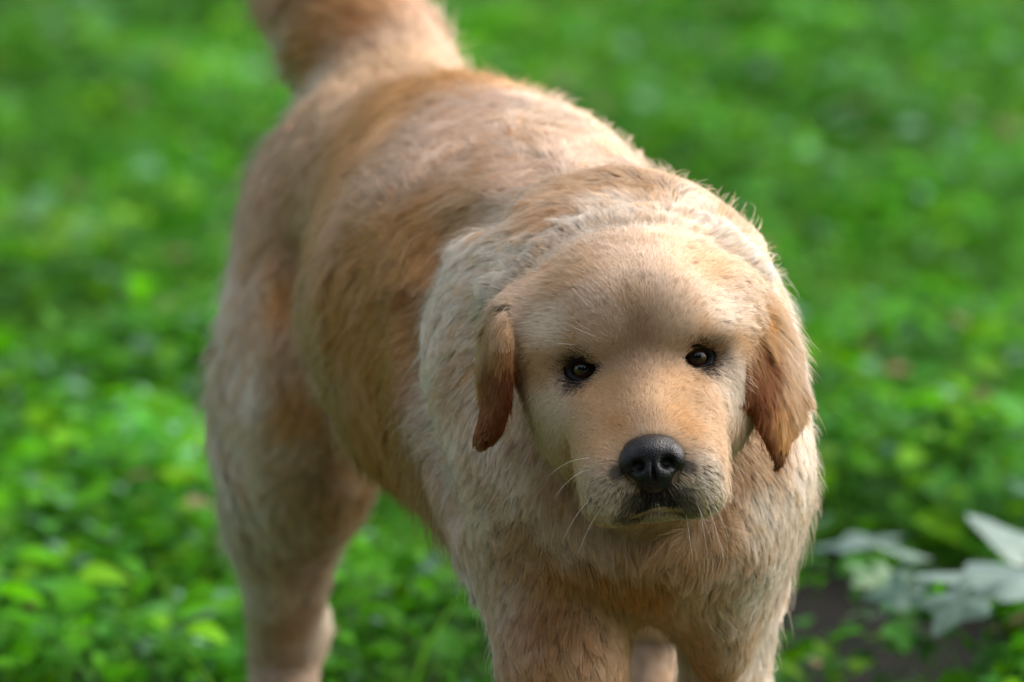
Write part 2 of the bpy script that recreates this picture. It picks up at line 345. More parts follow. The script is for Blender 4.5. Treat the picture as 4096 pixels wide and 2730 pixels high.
def flowtab(f, tab, mirror=True):
    pos, dr, ln, cl, lf = [], [], [], [], []
    bc = P(560, 300, 5.40); yaw = math.radians(18); side = np.array([math.cos(yaw), math.sin(yaw), 0])
    for (px, py, ang, L, c, l) in tab:
        p, ok = f.hit(px, py)
        d = math.cos(math.radians(ang))*R3 - math.sin(math.radians(ang))*U3
        n = f.grad(p[None])[0]
        d = d - (d@n)*n; d /= np.linalg.norm(d)+1e-9
        pos.append(p); dr.append(d); ln.append(L*.001); cl.append(COL[c]); lf.append(l)
        if mirror and p[1] > 5.10:
            q = p-2*((p-bc)@side)*side; e = d-2*(d@side)*side
            pos.append(q); dr.append(e); ln.append(L*.001); cl.append(COL[c]); lf.append(l)
    if mirror:
        for q in ((-.16, 5.2, .1), (.2, 5.2, .1), (-.22, 5.9, .1), (.0, 5.9, .1), (.03, 5.15, .05), (.17, 5.25, .05), (-.18, 5.8, .03), (.02, 5.8, .03)):
            pos.append(np.array(q)); dr.append(np.array([0, .1, -1.])); ln.append(.008); cl.append(COL['cream']); lf.append(.3)
    return [np.array(x) for x in (pos, dr, ln, cl, lf)]

class Noise:
    def __init__(s, scale, n=24, dim=3):
        s.k = rng.normal(0, 1/scale, (n, 3)); s.ph = rng.uniform(0, 6.28, n); s.w = rng.normal(0, 1, (n, dim))/math.sqrt(n/2)
    def __call__(s, p): return np.cos(p@s.k.T+s.ph)@s.w

def idw(p, tab, e, pw):
    pos, dr, ln, cl, lf = tab
    D = np.zeros((len(p), 3)); L = np.zeros(len(p)); Cc = np.zeros((len(p), 3)); Lf = np.zeros(len(p))
    for i in range(0, len(p), 40000):
        q = p[i:i+40000]
        d2 = (q**2).sum(1)[:, None]+(pos**2).sum(1)[None]-2*q@pos.T
        wt = 1/(np.maximum(d2, 0)+e*e)**pw; wt /= wt.sum(1, keepdims=True)
        D[i:i+40000] = wt@dr; L[i:i+40000] = wt@ln; Cc[i:i+40000] = wt@cl; Lf[i:i+40000] = wt@lf
    return D, L, Cc, Lf

def fur(name, f, V, Fc, parent, material, n_total):
    # where the strands start
    q = V[Fc]; a = np.cross(q[:, 2]-q[:, 0], q[:, 3]-q[:, 1]); area = np.linalg.norm(a, axis=1)/2
    cen = q.mean(1); hd = np.linalg.norm((cen-H(0, -10, -60))/np.array([.11, .13, .13]), axis=1)
    wt = np.where(hd < 1, 5.5, 1.0); pr = project(cen)
    face = ((CAM-cen)*f.grad(cen)).sum(1)/np.linalg.norm(CAM-cen, axis=1)
    off = (pr[:, 0] < -60) | (pr[:, 0] > 1084) | (pr[:, 1] < -70) | (pr[:, 1] > 760)
    wt = wt*np.where(off, .12, 1)*np.where(face < -.35, .22, 1)*np.where(cen[:, 1] > 5.6, .7, 1)
    p_ = area*wt; p_ /= p_.sum()
    k = rng.choice(len(Fc), n_total, p=p_); u = rng.random((n_total, 1)); v = rng.random((n_total, 1))
    root = q[k, 0]*(1-u)*(1-v)+q[k, 1]*u*(1-v)+q[k, 2]*u*v+q[k, 3]*(1-u)*v
    keep = np.ones(len(root), bool)
    hr = root-HO; hu, hv, hw = hr@HR/MM, hr@HU/MM, hr@HF/MM
    keep &= ~((((hu)/29)**2+((hv+98)/25)**2 < 1) & (hw > 60))                    # bare nose
    for s in (-57, 57): keep &= ~((((hu-s)/17)**2+((hv)/13.5)**2 < 1) & (hw > -40))   # bare eyes
    lipd = np.minimum(np.abs(hv+141+np.abs(hu)*.28), 99)
    keep &= ~((lipd < 3.5) & (np.abs(hu) < 26) & (hw > 40)) 
    root = root[keep]; hu, hv, hw = hu[keep], hv[keep], hw[keep]; wk = wt[k][keep]; N = len(root)
    D, L, Cc, Lf = idw(root, flowtab(f, ANCH), .012, 2.0)
    # ear hairs follow their own table
    isear = np.zeros(N, bool)
    isear = (ear_f.val(root) < .0035) & (np.abs(hu) > 100) & (hv < 66)
    et = flowtab(ear_f, EAR, False)
    D2, L2, C2, Lf2 = idw(root[isear], et, .006, 2.5)
    D[isear], L[isear], Cc[isear], Lf[isear] = D2, L2, C2, Lf2
    Lf = Lf*.82; L = np.where(L > .016, .016+(L-.016)*.85, L)
    n = f.grad(root)
    n1, n2, n3 = Noise(.022), Noise(.006), Noise(.03, dim=1)
    def tang(D, n):
        D = D-(D*n).sum(1, keepdims=True)*n; return D/(np.linalg.norm(D, axis=1, keepdims=True)+1e-6)
    short = np.clip((L-.006)/.02, 0, 1)[:, None]
    D = tang(D, n)
    D = tang(D+n1(root)*(.10+.26*short)+n2(root)*(.05+.16*short)+rng.normal(0, 1, (N, 3))*.07, n)
    # clumps: strands lean towards the guide they grow next to
    L = L*np.clip(rng.normal(1, .16, N), .5, 1.6)*(1+.15*n3(root)[:, 0])
    gid = np.zeros(N, int); near = np.zeros(N, int); long_ = L > .014
    for sel, per in ((np.where(long_)[0], 46), (np.where(~long_)[0], 20)):
        gi = rng.choice(sel, len(sel)//per, replace=False); kd = KDTree(len(gi))
        for i, g in enumerate(gi): kd.insert(root[g], i)
        kd.balance()
        nr_ = np.fromiter((kd.find(r)[1] for r in root[sel]+rng.normal(0, .0012, (len(sel), 3))), int, len(sel)); near[sel] = nr_; gid[sel] = gi[nr_]
    ng = N
    gd = root[gid]-root; far = (np.linalg.norm(gd, axis=1) > .018) | ((D[gid]*D).sum(1) < .5)
    stray = rng.random(N) < .022; L = np.where(stray, L*1.25+.002, L); Lf = np.where(stray & (L > .010), Lf+rng.uniform(.15, .65, N), Lf)
    NP = 6; pts = np.zeros((N, NP, 3)); pts[:, 0] = root-n*.0008
    cur = pts[:, 0].copy(); nn = n.copy(); dcur = D.copy()
    step = (L/(NP-1))[:, None]
    bend = rng.normal(0, 1, (N, 3))*.05
    for j in range(1, NP):
        t = j/(NP-1)
        lift = Lf[:, None]*(1.15-.9*t)
        d = dcur+nn*lift+bend*t+np.array([0, 0, -.14])*t*short
        d /= np.linalg.norm(d, axis=1, keepdims=True)
        cur = cur+d*step
        dv = f.val(cur); m = dv < .0012+.0010*t
        if j in (1, 3): 
            nn = f.grad(cur, .004); dcur = tang(dcur, nn)
        cur = cur+np.where(m, .0012+.0010*t-dv, 0)[:, None]*nn
        pts[:, j] = cur
    gp = pts[gid]; amt = (.2+.6*rng.random(N))*np.clip(L/.010, .25, 1)*(~far)*(~stray)
    tt = (np.arange(NP)/(NP-1))**1.3
    tgt = pts[:, :1]+(gp-gp[:, :1]); tgt = gp*1.0
    # keep own length: blend only sideways position
    blend = amt[:, None, None]*tt[None, :, None]
    pts = pts*(1-blend)+tgt*blend
    # colour of each strand
    col = Cc.copy()
    cn = Noise(.035, dim=1)(root)[:, 0]; cm = Noise(.008, dim=1)(root)[:, 0]
    var = np.clip(.22*cn+.25*cm, -1, 1)*.5+.06+rng.normal(0, .28, N)+rng.normal(0, 1, N)[near]*np.where(L < .014, .17, .28)
    var = np.where(isear, var*.4, var)
    darker = np.array(COL['gold'])/np.array(COL['cream']); lighter = np.array([1.08, 1.14, 1.22])
    v_ = var[:, None]
    col = col*np.where(v_ < 0, 1-(1-darker)*np.minimum(-v_, 1)*.9, 1+(lighter-1)*np.minimum(v_, 1))
    for (u0, v0, w0, r0, c) in SPOT:
        sp = surf(u0, v0)-HO; w0 = sp@HF/MM if abs(v0) > 20 else w0
        dd = np.sqrt((hu-u0)**2+(hv-v0)**2+((hw-w0)*.5)**2)/r0
        if c in ('grey', 'dark'): k_ = np.clip(1.25-dd+rng.normal(0, .18, N), 0, .3)/.3*(.8 if c == 'grey' else 1.0)
        else: k_ = np.clip(1.55-dd+rng.normal(0, .2, N), 0, 1.0)*(.42 if c == 'brown' else .55)
        k_ = k_*(dd < 1.9)*(~isear)
        col = col*(1-k_[:, None])+np.array(COL[c])*k_[:, None]
    col = np.clip(col, .004, .93)
    rad = np.where(wk > 3, .00023, .00029)*np.where(wk < .8, 1.25, 1)*np.where(wk < .3, 1.9, 1)*rng.uniform(.75, 1.25, N)
    prof = np.array([1, 1, .9, .72, .48, .12])
    rad = np.where(stray, rad*.7, rad); R = rad[:, None]*prof[None]
    cu = bpy.data.hair_curves.new(name); cu.add_curves([NP]*N)
    cu.points.foreach_set('position', pts.astype(np.float32).ravel())
    at = cu.attributes.get('radius') or cu.attributes.new('radius', 'FLOAT', 'POINT'); at.data.foreach_set('value', R.astype(np.float32).ravel())
    at = cu.attributes.new('coat', 'FLOAT_COLOR', 'CURVE'); at.data.foreach_set('color', np.hstack([col, np.ones((N, 1))]).astype(np.float32).ravel())
    at = cu.attributes.new('lie', 'FLOAT_VECTOR', 'CURVE'); at.data.foreach_set('vector', n.astype(np.float32).ravel())
    cu.materials.append(material)
    ob = bpy.data.objects.new(name, cu); C.objects.link(ob)
    ob.parent = parent; ob.matrix_parent_inverse = parent.matrix_world.inverted()
    return ob, (root, n, D, isear)

def fur_material():
    m = bpy.data.materials.new('coat'); m.use_nodes = True; nt = m.node_tree; nt.nodes.clear()
    out = nt.nodes.new('ShaderNodeOutputMaterial'); h = nt.nodes.new('ShaderNodeBsdfHairPrincipled'); h.parametrization = 'COLOR'
    at = nt.nodes.new('ShaderNodeAttribute'); at.attribute_name = 'coat'
    hi = nt.nodes.new('ShaderNodeHairInfo')
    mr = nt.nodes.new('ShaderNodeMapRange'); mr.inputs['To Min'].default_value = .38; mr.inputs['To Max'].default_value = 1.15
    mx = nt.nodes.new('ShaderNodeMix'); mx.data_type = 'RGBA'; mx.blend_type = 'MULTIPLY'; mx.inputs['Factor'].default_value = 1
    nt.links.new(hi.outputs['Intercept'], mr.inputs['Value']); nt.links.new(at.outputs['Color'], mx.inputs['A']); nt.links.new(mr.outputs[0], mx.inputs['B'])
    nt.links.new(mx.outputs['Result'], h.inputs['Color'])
    h.inputs['Roughness'].default_value = .5; h.inputs['Radial Roughness'].default_value = .7; h.inputs['Coat'].default_value = 0
    h.inputs['Random Roughness'].default_value = .2; h.inputs['IOR'].default_value = 1.5
    an = nt.nodes.new('ShaderNodeAttribute'); an.attribute_name = 'lie'
    ge = nt.nodes.new('ShaderNodeNewGeometry'); mv = nt.nodes.new('ShaderNodeMix'); mv.data_type = 'VECTOR'; mv.inputs['Factor'].default_value = .35
    nt.links.new(an.outputs['Vector'], mv.inputs['A']); nt.links.new(ge.outputs['Normal'], mv.inputs['B'])
    nm = nt.nodes.new('ShaderNodeVectorMath'); nm.operation = 'NORMALIZE'; nt.links.new(mv.outputs['Result'], nm.inputs[0])
    d = nt.nodes.new('ShaderNodeBsdfPrincipled'); d.inputs['Roughness'].default_value = .6; d.inputs['Specular IOR Level'].default_value = .25
    br = nt.nodes.new('ShaderNodeMix'); br.data_type = 'RGBA'; br.blend_type = 'MULTIPLY'; br.inputs['Factor'].default_value = 1; br.inputs['B'].default_value = (1.30, 1.21, 1.08, 1)
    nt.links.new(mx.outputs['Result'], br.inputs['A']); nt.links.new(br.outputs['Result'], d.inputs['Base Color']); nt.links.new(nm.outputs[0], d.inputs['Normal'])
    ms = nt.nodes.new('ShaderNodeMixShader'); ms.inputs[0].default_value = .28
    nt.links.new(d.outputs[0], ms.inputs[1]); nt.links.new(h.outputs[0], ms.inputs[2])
    nt.links.new(ms.outputs[0], out.inputs[0]); return m

coat_m, nt_, b_ = mat('undercoat', (.50, .34, .21), .95, .05)
body_f = build_body()
V, Fc = body_f.mesh()
dog = bpy.data.objects.new('golden_retriever', None); C.objects.link(dog); dog.location = (0, 5.4, 0)
bpy.context.view_layer.update()
dog['label'] = 'golden retriever with a pale cream and tan coat, walking towards the viewer with lowered head'
dog['category'] = 'dog'
body = mesh_obj('body', V, Fc, coat_m, dog)
SC.cycles_curves.shape = 'RIBBONS'; SC.cycles_curves.subdivisions = 2

def surf(u, v):
    p = project(H(u, v, 0)[None])[0]; q, ok = body_f.hit(p[0], p[1]); return q
def whiskers():
    # root u, v, then heading in the picture (degrees, 90 down), length in picture units, droop
    W = [(60, -118, 50, 46, 22), (50, -140, 72, 46, 16), (64, -100, 30, 40, 24), (44, -148, 80, 34, 10), (58, -112, 20, 30, 20), (-60, -100, 155, 32, 24), (-58, -126, 135, 36, 24),
         (-52, -138, 125, 34, 18), (30, -152, 78, 40, 8), (48, -128, 55, 40, 20), (-36, 28, 205, 40, -2), (-40, 33, 215, 26, 2), (-58, 24, 190, 26, 0), (40, 30, 320, 26, 0),
         (52, -104, 12, 34, 20), (-56, -90, 175, 38, 26), (40, -140, 60, 34, 16)]
    pts = []
    for (u, v, a, L, dr) in W:
        r0 = surf(u, v); n = body_f.grad(r0[None])[0]; d = math.cos(math.radians(a))*R3-math.sin(math.radians(a))*U3
        for t in np.linspace(0, 1, 7): pts.append(r0+MM*(L*t*d+n*L*.55*t*(1-.4*t)-U3*dr*t*t*.8))
    n = len(W); cu = bpy.data.hair_curves.new('whiskers'); cu.add_curves([7]*n)
    cu.points.foreach_set('position', np.array(pts, np.float32).ravel())
    at = cu.attributes.get('radius') or cu.attributes.new('radius', 'FLOAT', 'POINT')
    at.data.foreach_set('value', np.tile(np.array([.00011, .0001, .0001, .00009, .00007, .00005, .00003], np.float32), n))
    wm, nt, b = mat('whisker', (.75, .70, .62), .4, .5); cu.materials.append(wm)
    ob = bpy.data.objects.new('whiskers', cu); C.objects.link(ob); ob.parent = dog; ob.matrix_parent_inverse = dog.matrix_world.inverted()
def face_parts():
    # nose leather: its own fine surface
    m = MM; Hx = [HR, HU, HF]
    c = H(0, -98, 100)
    f = Field(c-.035, c+.035, .0007)
    e = lambda u, v, w_, a, b, c_, k=.004, op='u': f.ell(H(u, v, w_), (a*m, b*m, c_*m), k, Hx, op)
    e(0, -90, 92, 30, 17, 25); e(0, -108, 100, 21, 17, 20, .006); e(0, -81, 86, 24, 9, 20, .005)
    for s in (-1, 1):
        e(s*20, -96, 100, 13, 14, 15, .004); e(s*15, -100, 119, 7, 6, 12, .003, 's'); e(s*24, -106, 116, 8, 3, 8, .002, 's')
    e(0, -112, 121, 2.2, 16, 7, .002, 's'); e(0, -120, 94, 16, 9, 16, .004)
    nm, nt, b = mat('nose_leather', (.006, .0055, .006), .33, .4)
    tc = nt.nodes.new('ShaderNodeTexCoord'); vo = nt.nodes.new('ShaderNodeTexVoronoi'); vo.inputs['Scale'].default_value = 900
    bp = nt.nodes.new('ShaderNodeBump'); bp.inputs['Strength'].default_value = .6; bp.inputs['Distance'].default_value = .0006
    nt.links.new(tc.outputs['Object'], vo.inputs['Vector']); nt.links.new(vo.outputs['Distance'], bp.inputs['Height']); nt.links.new(bp.outputs[0], b.inputs['Normal'])
    v, q = f.mesh(); mesh_obj('nose', v, q, nm, dog)
    # eyes
    em, nt, b = mat('eye', (.02, .01, .005), .08, .5)
    tc = nt.nodes.new('ShaderNodeTexCoord'); se = nt.nodes.new('ShaderNodeSeparateXYZ'); rp = nt.nodes.new('ShaderNodeValToRGB')
    ln = nt.nodes.new('ShaderNodeVectorMath'); ln.operation = 'LENGTH'; mv = nt.nodes.new('ShaderNodeVectorMath'); mv.operation = 'MULTIPLY'; mv.inputs[1].default_value = (1, 1, 0)
    nt.links.new(tc.outputs['Object'], mv.inputs[0]); nt.links.new(mv.outputs[0], ln.inputs[0])
    mu = nt.nodes.new('ShaderNodeMath'); mu.operation = 'DIVIDE'; mu.inputs[1].default_value = 13.5*m
    nt.links.new(ln.outputs['Value'], mu.inputs[0]); nt.links.new(mu.outputs[0], rp.inputs[0])
    el = rp.color_ramp.elements; el[0].position = .33; el[0].color = (.002, .002, .002, 1); el[1].position = .40; el[1].color = (.045, .016, .006, 1)
    x = el.new(.70); x.color = (.065, .024, .009, 1); x = el.new(.78); x.color = (.006, .004, .003, 1)
    nt.links.new(rp.outputs[0], b.inputs['Base Color']); b.inputs['Coat Weight'].default_value = .45; b.inputs['Coat Roughness'].default_value = .02
    lm, nt, b = mat('eyelid_skin', (.008, .007, .007), .5, .3)
    for s in (-1, 1):
        bm = bmesh.new(); bmesh.ops.create_uvsphere(bm, u_segments=40, v_segments=24, radius=13.5*m)
        me = bpy.data.meshes.new('eye'); bm.to_mesh(me); bm.free(); me.materials.append(em)
        for p_ in me.polygons: p_.use_smooth = True
        ob = bpy.data.objects.new('eye', me); C.objects.link(ob)
        ctr = H(s*57, 0, -5.5)
        gz = (CAM-ctr)/np.linalg.norm(CAM-ctr); gx = np.cross(HU, gz); gx /= np.linalg.norm(gx); gy = np.cross(gz, gx)
        M = Matrix(((gx[0], gy[0], gz[0], ctr[0]), (gx[1], gy[1], gz[1], ctr[1]), (gx[2], gy[2], gz[2], ctr[2]), (0, 0, 0, 1)))
        ob.matrix_world = M; ob.parent = dog; ob.matrix_parent_inverse = dog.matrix_world.inverted()
        # eyelids: an almond ring round the ball
        nv, nu = 56, 12; V_ = []
        for i in range(nv):
            a = 2*math.pi*i/nv; cx, sy = math.cos(a), math.sin(a)
            hw_, hh = 12.2, (8.8 if sy > 0 else 9.4)
            x_ = hw_*cx; y_ = hh*(abs(sy)**1.0)*np.sign(sy)*(1-.12*cx*cx)
            if cx*s < 0: x_ *= 1.22; y_ -= 2.0*max(0, -cx*s)**3
            rr = 3.0
            for j in range(nu):
                b_a = 2*math.pi*j/nu
                ox = math.cos(b_a)*rr*1.25; oz = math.sin(b_a)*rr*.8
                l_ = math.hypot(x_, y_); nx, ny = x_/l_, y_/l_
                zz = math.sqrt(max(0, 13.5**2-min(l_, 12.8)**2))-5.5+.8-.08*max(0, ox)*2
                V_.append(H(s*57+x_+nx*(ox+3.0), y_+ny*(ox+3.0), zz*0.85+oz))
        Q = [(i*nu+j, ((i+1) % nv)*nu+j, ((i+1) % nv)*nu+(j+1) % nu, i*nu+(j+1) % nu) for i in range(nv) for j in range(nu)]
        mesh_obj('eyelid', np.array(V_), np.array(Q), lm, dog)
    # lips
    mm_, nt, b = mat('lip_skin', (.014, .011, .012), .35, .5)
    f = Field(H(0, -140, 60)-.06, H(0, -140, 60)+.06, .0011)
    def tb(pts, k=.002):
        f.tube([(surf(u, v)+HF*o*m, r*m) for (u, v, o, r) in pts], k, n=4)
    tb([(-34, -154, -4, 2), (-22, -149, -2, 3), (-8, -143, -1, 4.5), (6, -141, -1, 4.5), (24, -145, -2, 3), (38, -150, -4, 2)])
    tb([(0, -118, -2, 5), (0, -128, -1, 5), (0, -138, 0, 5)])
    v, q = f.mesh(); mesh_obj('lips', v, q, mm_, dog)
face_parts(); whiskers()
ear_f = Field(H(0, -20, -60)-.16, H(0, -20, -60)+.16, .003); add_ears(ear_f)
fur('fur', body_f, V, Fc, dog, fur_material(), 950000)

# ------------------------------------------------------------------ ground, ground cover, plants
def soil():
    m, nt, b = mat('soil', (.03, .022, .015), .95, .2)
    tc = nt.nodes.new('ShaderNodeTexCoord'); n1 = nt.nodes.new('ShaderNodeTexNoise'); n1.inputs['Scale'].default_value = 9; n1.inputs['Detail'].default_value = 8
    r = nt.nodes.new('ShaderNodeValToRGB'); e = r.color_ramp.elements
    e[0].position = .35; e[0].color = (.030, .021, .014, 1); e[1].position = .7; e[1].color = (.11, .078, .050, 1)
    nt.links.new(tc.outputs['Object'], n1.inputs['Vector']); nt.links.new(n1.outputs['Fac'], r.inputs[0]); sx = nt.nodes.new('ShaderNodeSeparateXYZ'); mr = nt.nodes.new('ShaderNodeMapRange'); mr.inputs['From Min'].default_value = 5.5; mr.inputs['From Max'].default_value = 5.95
    mr.inputs['To Min'].default_value = 1; mr.inputs['To Max'].default_value = .09; mu = nt.nodes.new('ShaderNodeMix'); mu.data_type = 'RGBA'; mu.blend_type = 'MULTIPLY'; mu.inputs['Factor'].default_value = 1  # soil darkens away from the camera: shade between the plants put into its colour
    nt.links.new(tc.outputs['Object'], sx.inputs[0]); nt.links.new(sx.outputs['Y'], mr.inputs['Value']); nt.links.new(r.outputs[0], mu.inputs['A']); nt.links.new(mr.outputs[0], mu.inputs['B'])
    # turf beyond the planted strip
    ab = nt.nodes.new('ShaderNodeMath'); ab.operation = 'ABSOLUTE'; nt.links.new(sx.outputs['X'], ab.inputs[0])
    m2 = nt.nodes.new('ShaderNodeMapRange'); m2.inputs['From Min'].default_value = 2.0; m2.inputs['From Max'].default_value = 2.4; nt.links.new(ab.outputs[0], m2.inputs['Value'])
    m3 = nt.nodes.new('ShaderNodeMapRange'); m3.inputs['From Min'].default_value = 13.2; m3.inputs['From Max'].default_value = 13.9; nt.links.new(sx.outputs['Y'], m3.inputs['Value'])
    mm = nt.nodes.new('ShaderNodeMath'); mm.operation = 'MAXIMUM'; nt.links.new(m2.outputs[0], mm.inputs[0]); nt.links.new(m3.outputs[0], mm.inputs[1])
    n2 = nt.nodes.new('ShaderNodeTexNoise'); n2.inputs['Scale'].default_value = 22; n2.inputs['Detail'].default_value = 6; nt.links.new(tc.outputs['Object'], n2.inputs['Vector'])
    r2 = nt.nodes.new('ShaderNodeValToRGB'); g = r2.color_ramp.elements; g[0].position = .3; g[0].color = (.02, .07, .006, 1); g[1].position = .7; g[1].color = (.09, .24, .015, 1)
    nt.links.new(n2.outputs['Fac'], r2.inputs[0])
    mt = nt.nodes.new('ShaderNodeMix'); mt.data_type = 'RGBA'; nt.links.new(mm.outputs[0], mt.inputs['Factor']); nt.links.new(mu.outputs['Result'], mt.inputs['A']); nt.links.new(r2.outputs[0], mt.inputs['B'])
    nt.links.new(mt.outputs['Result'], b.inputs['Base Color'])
    n = 90; g = np.linspace(-1, 1, n); s_ = 60*np.sign(g)*np.abs(g)**3.2
    X, Y = np.meshgrid(s_, s_+8, indexing='ij'); nz = Noise(.25, dim=1)
    Z = nz(np.stack([X.ravel(), Y.ravel(), 0*X.ravel()], -1))[:, 0]*.012-.018
    V = np.stack([X.ravel(), Y.ravel(), Z], -1)
    i, j = np.meshgrid(np.arange(n-1), np.arange(n-1), indexing='ij'); a = (i*n+j).ravel()
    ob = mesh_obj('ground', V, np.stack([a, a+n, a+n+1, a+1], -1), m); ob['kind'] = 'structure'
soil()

def leaf_material(name, trans=.35, rough=.38, spec=.5):
    m, nt, b = mat(name, (.1, .3, .02), rough, spec)
    at = nt.nodes.new('ShaderNodeAttribute'); at.attribute_name = 'leaf_colour'
    nt.links.new(at.outputs['Color'], b.inputs['Base Color'])
    tr = nt.nodes.new('ShaderNodeBsdfTranslucent'); mx = nt.nodes.new('ShaderNodeMixShader'); mx.inputs[0].default_value = trans
    out = [q for q in nt.nodes if q.type == 'OUTPUT_MATERIAL'][0]
    hs = nt.nodes.new('ShaderNodeHueSaturation'); hs.inputs['Value'].default_value = 1.5
    nt.links.new(at.outputs['Color'], hs.inputs['Color']); nt.links.new(hs.outputs[0], tr.inputs['Color'])
    nt.links.new(b.outputs[0], mx.inputs[1]); nt.links.new(tr.outputs[0], mx.inputs[2]); nt.links.new(mx.outputs[0], out.inputs[0])
    return m

def leaves_mesh(base, up, fwd, length, width, cup, droop, col, prof=(.0, .75, 1.0, .72, .0)):
    """many leaves at once: each is a folded, drooping blade"""
    N = len(base); nsec = len(prof); side = np.cross(fwd, up); side /= np.linalg.norm(side, axis=1, keepdims=True)+1e-9
    V = np.zeros((N, nsec, 3, 3))
    for i, pr in enumerate(prof):
        t = i/(nsec-1); c = base+fwd*(length*t)[:, None]-up*(droop*length*t*t)[:, None]
        hw = width*.5*max(pr, .03)
        V[:, i, 0] = c-side*hw[:, None]+up*(cup*hw)[:, None]; V[:, i, 1] = c; V[:, i, 2] = c+side*hw[:, None]+up*(cup*hw)[:, None]
    off = (np.arange(N)*nsec*3)[:, None, None]
    Q = np.array([[i*3+j, i*3+j+1, i*3+j+4, i*3+j+3] for i in range(nsec-1) for j in (0, 1)])[None]
    return V.reshape(-1, 3), (Q+off).reshape(-1, 4), np.repeat(col, nsec*3, axis=0)

def set_cols(ob, cols):
    at = ob.data.attributes.new('leaf_colour', 'FLOAT_COLOR', 'POINT')
    at.data.foreach_set('color', np.hstack([np.clip(cols, 0, 1), np.ones((len(cols), 1))]).astype(np.float32).ravel())

def unit(v): return v/(np.linalg.norm(v, axis=1, keepdims=True)+1e-9)
HOLE = [(G(875, 632), .15, .40), (G(965, 640), .15, .34), (G(810, 640), .10, .2), (G(220, 640), .10, .12), (G(60, 640), .14, .10), (G(430, 655), .07, .09)]
def ground_cover():
    N = 150000
    x = rng.uniform(-2.3, 2.3, N); y = 4.0+9.8*rng.random(N)**.9
    base = np.stack([x, y, np.zeros(N)], -1)
    dn = Noise(.16, dim=1)(base)[:, 0]; dn2 = Noise(.05, dim=1)(base)[:, 0]
    keep = (dn*.7+dn2*.5+rng.normal(0, .35, N)) > -1.0
    for c, rx, ry in HOLE: keep &= ((((x-c[0])/rx)**2+((y-c[1])/ry)**2) > rng.uniform(.7, 1.3, N)+.8*dn2) | (rng.random(N) < .10+.3*(dn2 > .3))
    keep &= (y > 5.75) | (rng.random(N) < .14)
    base = base[keep]; dn = dn[keep]; N = len(base)
    hgt = np.clip(.05+.025*dn+rng.normal(0, .02, N), .008, .12); hgt *= np.where((base[:, 1] < 6.12) & (np.abs(base[:, 0]+.05) < .45), .35, 1); base[:, 2] = hgt
    az = rng.uniform(0, 2*math.pi, N); el = rng.normal(.15, .35, N)
    fwd = np.stack([np.cos(az)*np.cos(el), np.sin(az)*np.cos(el), np.sin(el)], -1)
    up = unit(np.stack([-np.cos(az)*np.sin(el), -np.sin(az)*np.sin(el), np.cos(el)], -1)+rng.normal(0, .28, (N, 3)))
    up = unit(up-(up*fwd).sum(1, keepdims=True)*fwd)
    ln = np.minimum(np.exp(rng.normal(math.log(.027), .36, N)), .055); wd = ln*rng.uniform(.55, .95, N)
    pal = np.array([(.070, .25, .004), (.105, .33, .004), (.18, .40, .004), (.045, .17, .008), (.08, .26, .03), (.21, .40, .006), (.14, .32, .08), (.22, .36, .22)])
    cn = Noise(.18, dim=1)(base)[:, 0]; k = np.clip((2.2+1.3*cn+rng.normal(0, 1.5, N)), 0, 6).astype(int)
    k = np.array([3, 0, 1, 4, 2, 6, 5])[k]; k[rng.random(N) < .06] = 7  # the few palest bluish leaves carry sky glints painted into their colour
    col = pal[k]*np.array([.84, 1, 1])*rng.uniform(.62, 1.24, (N, 1))*(1+.22*Noise(.10, dim=1)(base))
    brown = rng.random(N) < .012; col[brown] = np.array((.28, .20, .12))
    pieces = [leaves_mesh(base, up, fwd, ln, wd, rng.uniform(.1, .5, N), rng.uniform(.0, .6, N), col)]
    # grass blades between the leaves
    M = 110000; b2 = np.stack([rng.uniform(-2.3, 2.3, M), 4.0+9.8*rng.random(M)**.9, np.full(M, -.01)], -1)
    kp = np.ones(M, bool)
    for c, rx, ry in HOLE: kp &= (((b2[:, 0]-c[0])/rx)**2+((b2[:, 1]-c[1])/ry)**2) > .9
    kp &= ~((b2[:, 1] < 6.12) & (np.abs(b2[:, 0]+.05) < .45)); b2 = b2[kp]; M = len(b2); az = rng.uniform(0, 6.28, M); el = rng.normal(1.0, .25, M)
    f2 = np.stack([np.cos(az)*np.cos(el), np.sin(az)*np.cos(el), np.sin(el)], -1); u2 = np.stack([-np.cos(az)*np.sin(el), -np.sin(az)*np.sin(el), np.cos(el)], -1)
    c2 = np.array([(.07, .24, .015), (.12, .32, .02), (.05, .17, .02)])[rng.integers(0, 3, M)]*rng.uniform(.6, 1.0, (M, 1))
    L2 = rng.uniform(.06, .15, M)
    pieces.append(leaves_mesh(b2, u2, f2, L2, rng.uniform(.004, .009, M), rng.uniform(.1, .4, M), rng.uniform(.2, .9, M), c2, (1, .95, .8, .5, 0)))
    V, Q, Cc, o = [], [], [], 0
    for v, q, c in pieces: V.append(v); Q.append(q+o); Cc.append(c); o += len(v)
    ob = mesh_obj('ground_cover', np.concatenate(V), np.concatenate(Q), leaf_material('ground_leaf', .38, .5, .07), smooth=False)
    set_cols(ob, np.concatenate(Cc)); ob['kind'] = 'stuff'; ob['label'] = 'dense low green weeds and grass covering the ground behind the dog'; ob['category'] = 'ground cover'
ground_cover()

